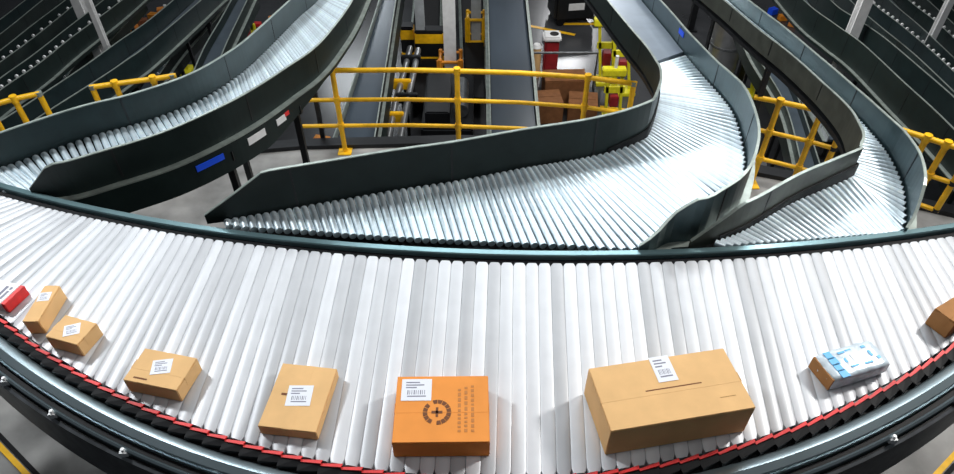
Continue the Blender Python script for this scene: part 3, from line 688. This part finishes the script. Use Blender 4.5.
stand('second yellow stand above the far-right rail', 893, 140, .9, -.2, extra=False)
# silver drum
p = at(717, 78, GROUND+.3); w_ = wpx(p, 30)/2
o = thing('steel_drum', 'silver vertical tank in the gap right of the centre roller chute', 'tank', (p.x, p.y, GROUND))
MB().tube([(0, 0, .25), (0, 0, 1.45)], w_, 32).build('shell', M['drum'], o, smooth=True)
for z_ in (.5, 1.0, 1.45): MB().tube([(0, 0, z_-.02), (0, 0, z_+.02)], w_*1.03, 32).build('hoop', M['dull_steel'], o, smooth=True)
MB().tube([(0, 0, 1.45), (0, 0, 1.50)], w_*.9, 32).build('lid', M['drum'], o, smooth=True)
for a in range(3):
    an = a*2.09+.5; MB().tube([(math.cos(an)*w_*.85, math.sin(an)*w_*.85, 0), (math.cos(an)*w_*.85, math.sin(an)*w_*.85, .3)], .04, 8).build('leg', M['black_metal'], o)
# dark frame posts near the drum
for k, (px, py) in enumerate(((704, 66), (738, 84), (690, 30))):
    p = at(px, py, GROUND)
    o = thing('frame_post', ['black upright post left of the silver tank', 'black upright post right of the silver tank', 'black upright post above the silver tank'][k], 'post', p)
    MB().box((-.06, -.06, 0), (.06, .06, 1.5)).build('shaft', M['black_metal'], o); MB().box((-.12, -.12, 0), (.12, .12, .03)).build('foot_plate', M['black_metal'], o)
# round spool in the gap
p = at(764, 172, -2.4); o = thing('cable_spool', 'grey round spool below the short yellow guard rail', 'spool', (p.x, p.y+.35, GROUND))
MB().tube([(0, 0, 0), (0, 0, .95)], .12, 16).build('stem', M['dull_steel'], o, smooth=True)
MB().tube([(0, 0, .95), (0, 0, 1.0)], .17, 24).build('flange', M['drum'], o, smooth=True); MB().tube([(0, 0, 1.0), (0, 0, 1.05)], .07, 16).build('hub', M['white'], o, smooth=True)
# cartons and totes on the floor
random.seed(11)
def pile(spots, grp, lab, mats, zz=GROUND):
    for k, (px, py, wp) in enumerate(spots):
        p = at(px, py, zz); w_ = wpx(p, wp)/2; hh = w_*random.uniform(1.0, 1.5)
        o = thing('carton', lab[k], 'box', p, random.uniform(-.5, .5), grp)
        mm = M[mats[k % len(mats)]]
        MB().box((-w_, -w_*.8, 0), (w_, w_*.8, hh-.01), b=.01).build('body', mm, o)
        for sg in (-1, 1): MB().box((-w_*.98, .006 if sg > 0 else -w_*.78, hh-.01), (w_*.98, w_*.78 if sg > 0 else -.006, hh), b=.004).build('flap', mm, o)
pile([(60, 33, 10), (71, 27, 10), (79, 20, 9)], 'rust-brown cartons beside the white column at top left', ['rust-brown carton farthest left of the row beside the white column', 'rust-brown carton in the middle of the row beside the white column', 'rust-brown carton touching the white column at top left'], ['rubble', 'card_d', 'rubble'])
pile([(134, 30, 9), (144, 25, 9), (154, 18, 9), (162, 12, 8), (138, 19, 8)], 'orange-brown cartons beyond the first dark conveyor', ['orange-brown carton lowest of the heap at upper left', 'orange-brown carton second from below in the heap at upper left', 'orange-brown carton mid-heap at upper left', 'orange-brown carton highest of the heap at upper left', 'orange-brown carton at the back of the heap at upper left'], ['card_o', 'rubble', 'orange'])
pile([(772, 14, 8), (782, 20, 8), (792, 26, 8), (803, 33, 7)], 'small totes beyond the right roller chute', ['blue tote farthest left beyond the right chute', 'orange tote beside the blue one beyond the right chute', 'second orange tote beyond the right chute', 'brown tote lowest of the row beyond the right chute'], ['blue', 'orange', 'card_o', 'rubble'])
pile([(322, 146, 16)], 'single tote', ['orange tote by the left end of the long guard rail'], ['orange'], GROUND)
pile([(258, 26, 7), (272, 20, 6), (284, 12, 6)], 'red and orange totes behind the left chute', ['red tote nearest the yellow stand behind the left chute', 'orange tote in the middle behind the left chute', 'red tote farthest up behind the left chute'], ['red', 'orange', 'red'])
pile([(96, 68, 10), (930, 10, 8), (948, 16, 8), (876, 10, 8)], 'scattered cartons', ['dark red carton beside the small yellow stand at top left', 'yellow tote in the top right corner, left one', 'yellow tote at the right edge in the top corner', 'blue tote right of the white column at top right'], ['red_paint', 'yellow', 'orange', 'blue'])
# ------------------------------------------------------------------ stickers on the chutes
def sticker(name, path, px0, px1, dz, hh, off, mt, par, n=5):
    T = np.linspace(0, len(path)-1, 1200); Q = [catmull(path, q) for q in T]
    def loc(px):
        best = min(range(1, len(Q)-1), key=lambda i: math.dist(project(Q[i]+Vector((0, 0, dz))), px)); return best
    i0, i1 = sorted((loc(px0), loc(px1))); vs = []
    for k in range(n+1):
        i = int(i0+(i1-i0)*k/n); d = (Q[i+1]-Q[i-1]); nn = Vector((-d.y, d.x, 0)).normalized()
        for o_ in (off, off+.004*(1 if off > 0 else -1)):
            for z_ in (dz-hh/2, dz+hh/2): vs.append(Q[i]+nn*o_+Vector((0, 0, z_)))
    fs = []
    for k in range(n):
        b0 = k*4
        fs += [(b0, b0+1, b0+5, b0+4), (b0+2, b0+6, b0+7, b0+3), (b0, b0+4, b0+6, b0+2), (b0+1, b0+3, b0+7, b0+5)]
    fs += [(0, 2, 3, 1), (n*4, n*4+1, n*4+3, n*4+2)]
    return child(MB().add(vs, fs).build(name, M[mt]), par)
sticker('blue_sticker', BR, (188, 156), (214, 143), -.10, .045, -.051, 'blue', chB)
sticker('paper_label', BR, (237, 132), (254, 122), -.10, .055, -.051, 'white', chB)
sticker('paper_label', BR, (267, 117), (275, 110), -.10, .05, -.051, 'white', chB)
sticker('red_label', BR, (275, 110), (279, 106), -.085, .03, -.051, 'red', chB)
sticker('blue_dot', CR, (676, 33), (681, 38), .12, .045, .002, 'blue', chC, 2)

for k, (a_, b_) in enumerate((((-20, 425), (34, 482)), ((970, 438), (922, 490)))):
    p, q = at(*a_, DECK+.014), at(*b_, DECK+.014)
    structure(MB().bar(p, q, .035, .006).build('trim_%d' % (k+5), M['yellow']))
    u = (q-p).normalized(); w_ = Vector((-u.y, u.x, 0))*.04
    structure(MB().bar(p+w_, q+w_, .03, .006).build('trim_%d' % (k+7), M['black']))
stand('small yellow stand between the two yellow rails at the left', 50, 96, 1.1, .2, extra=False)
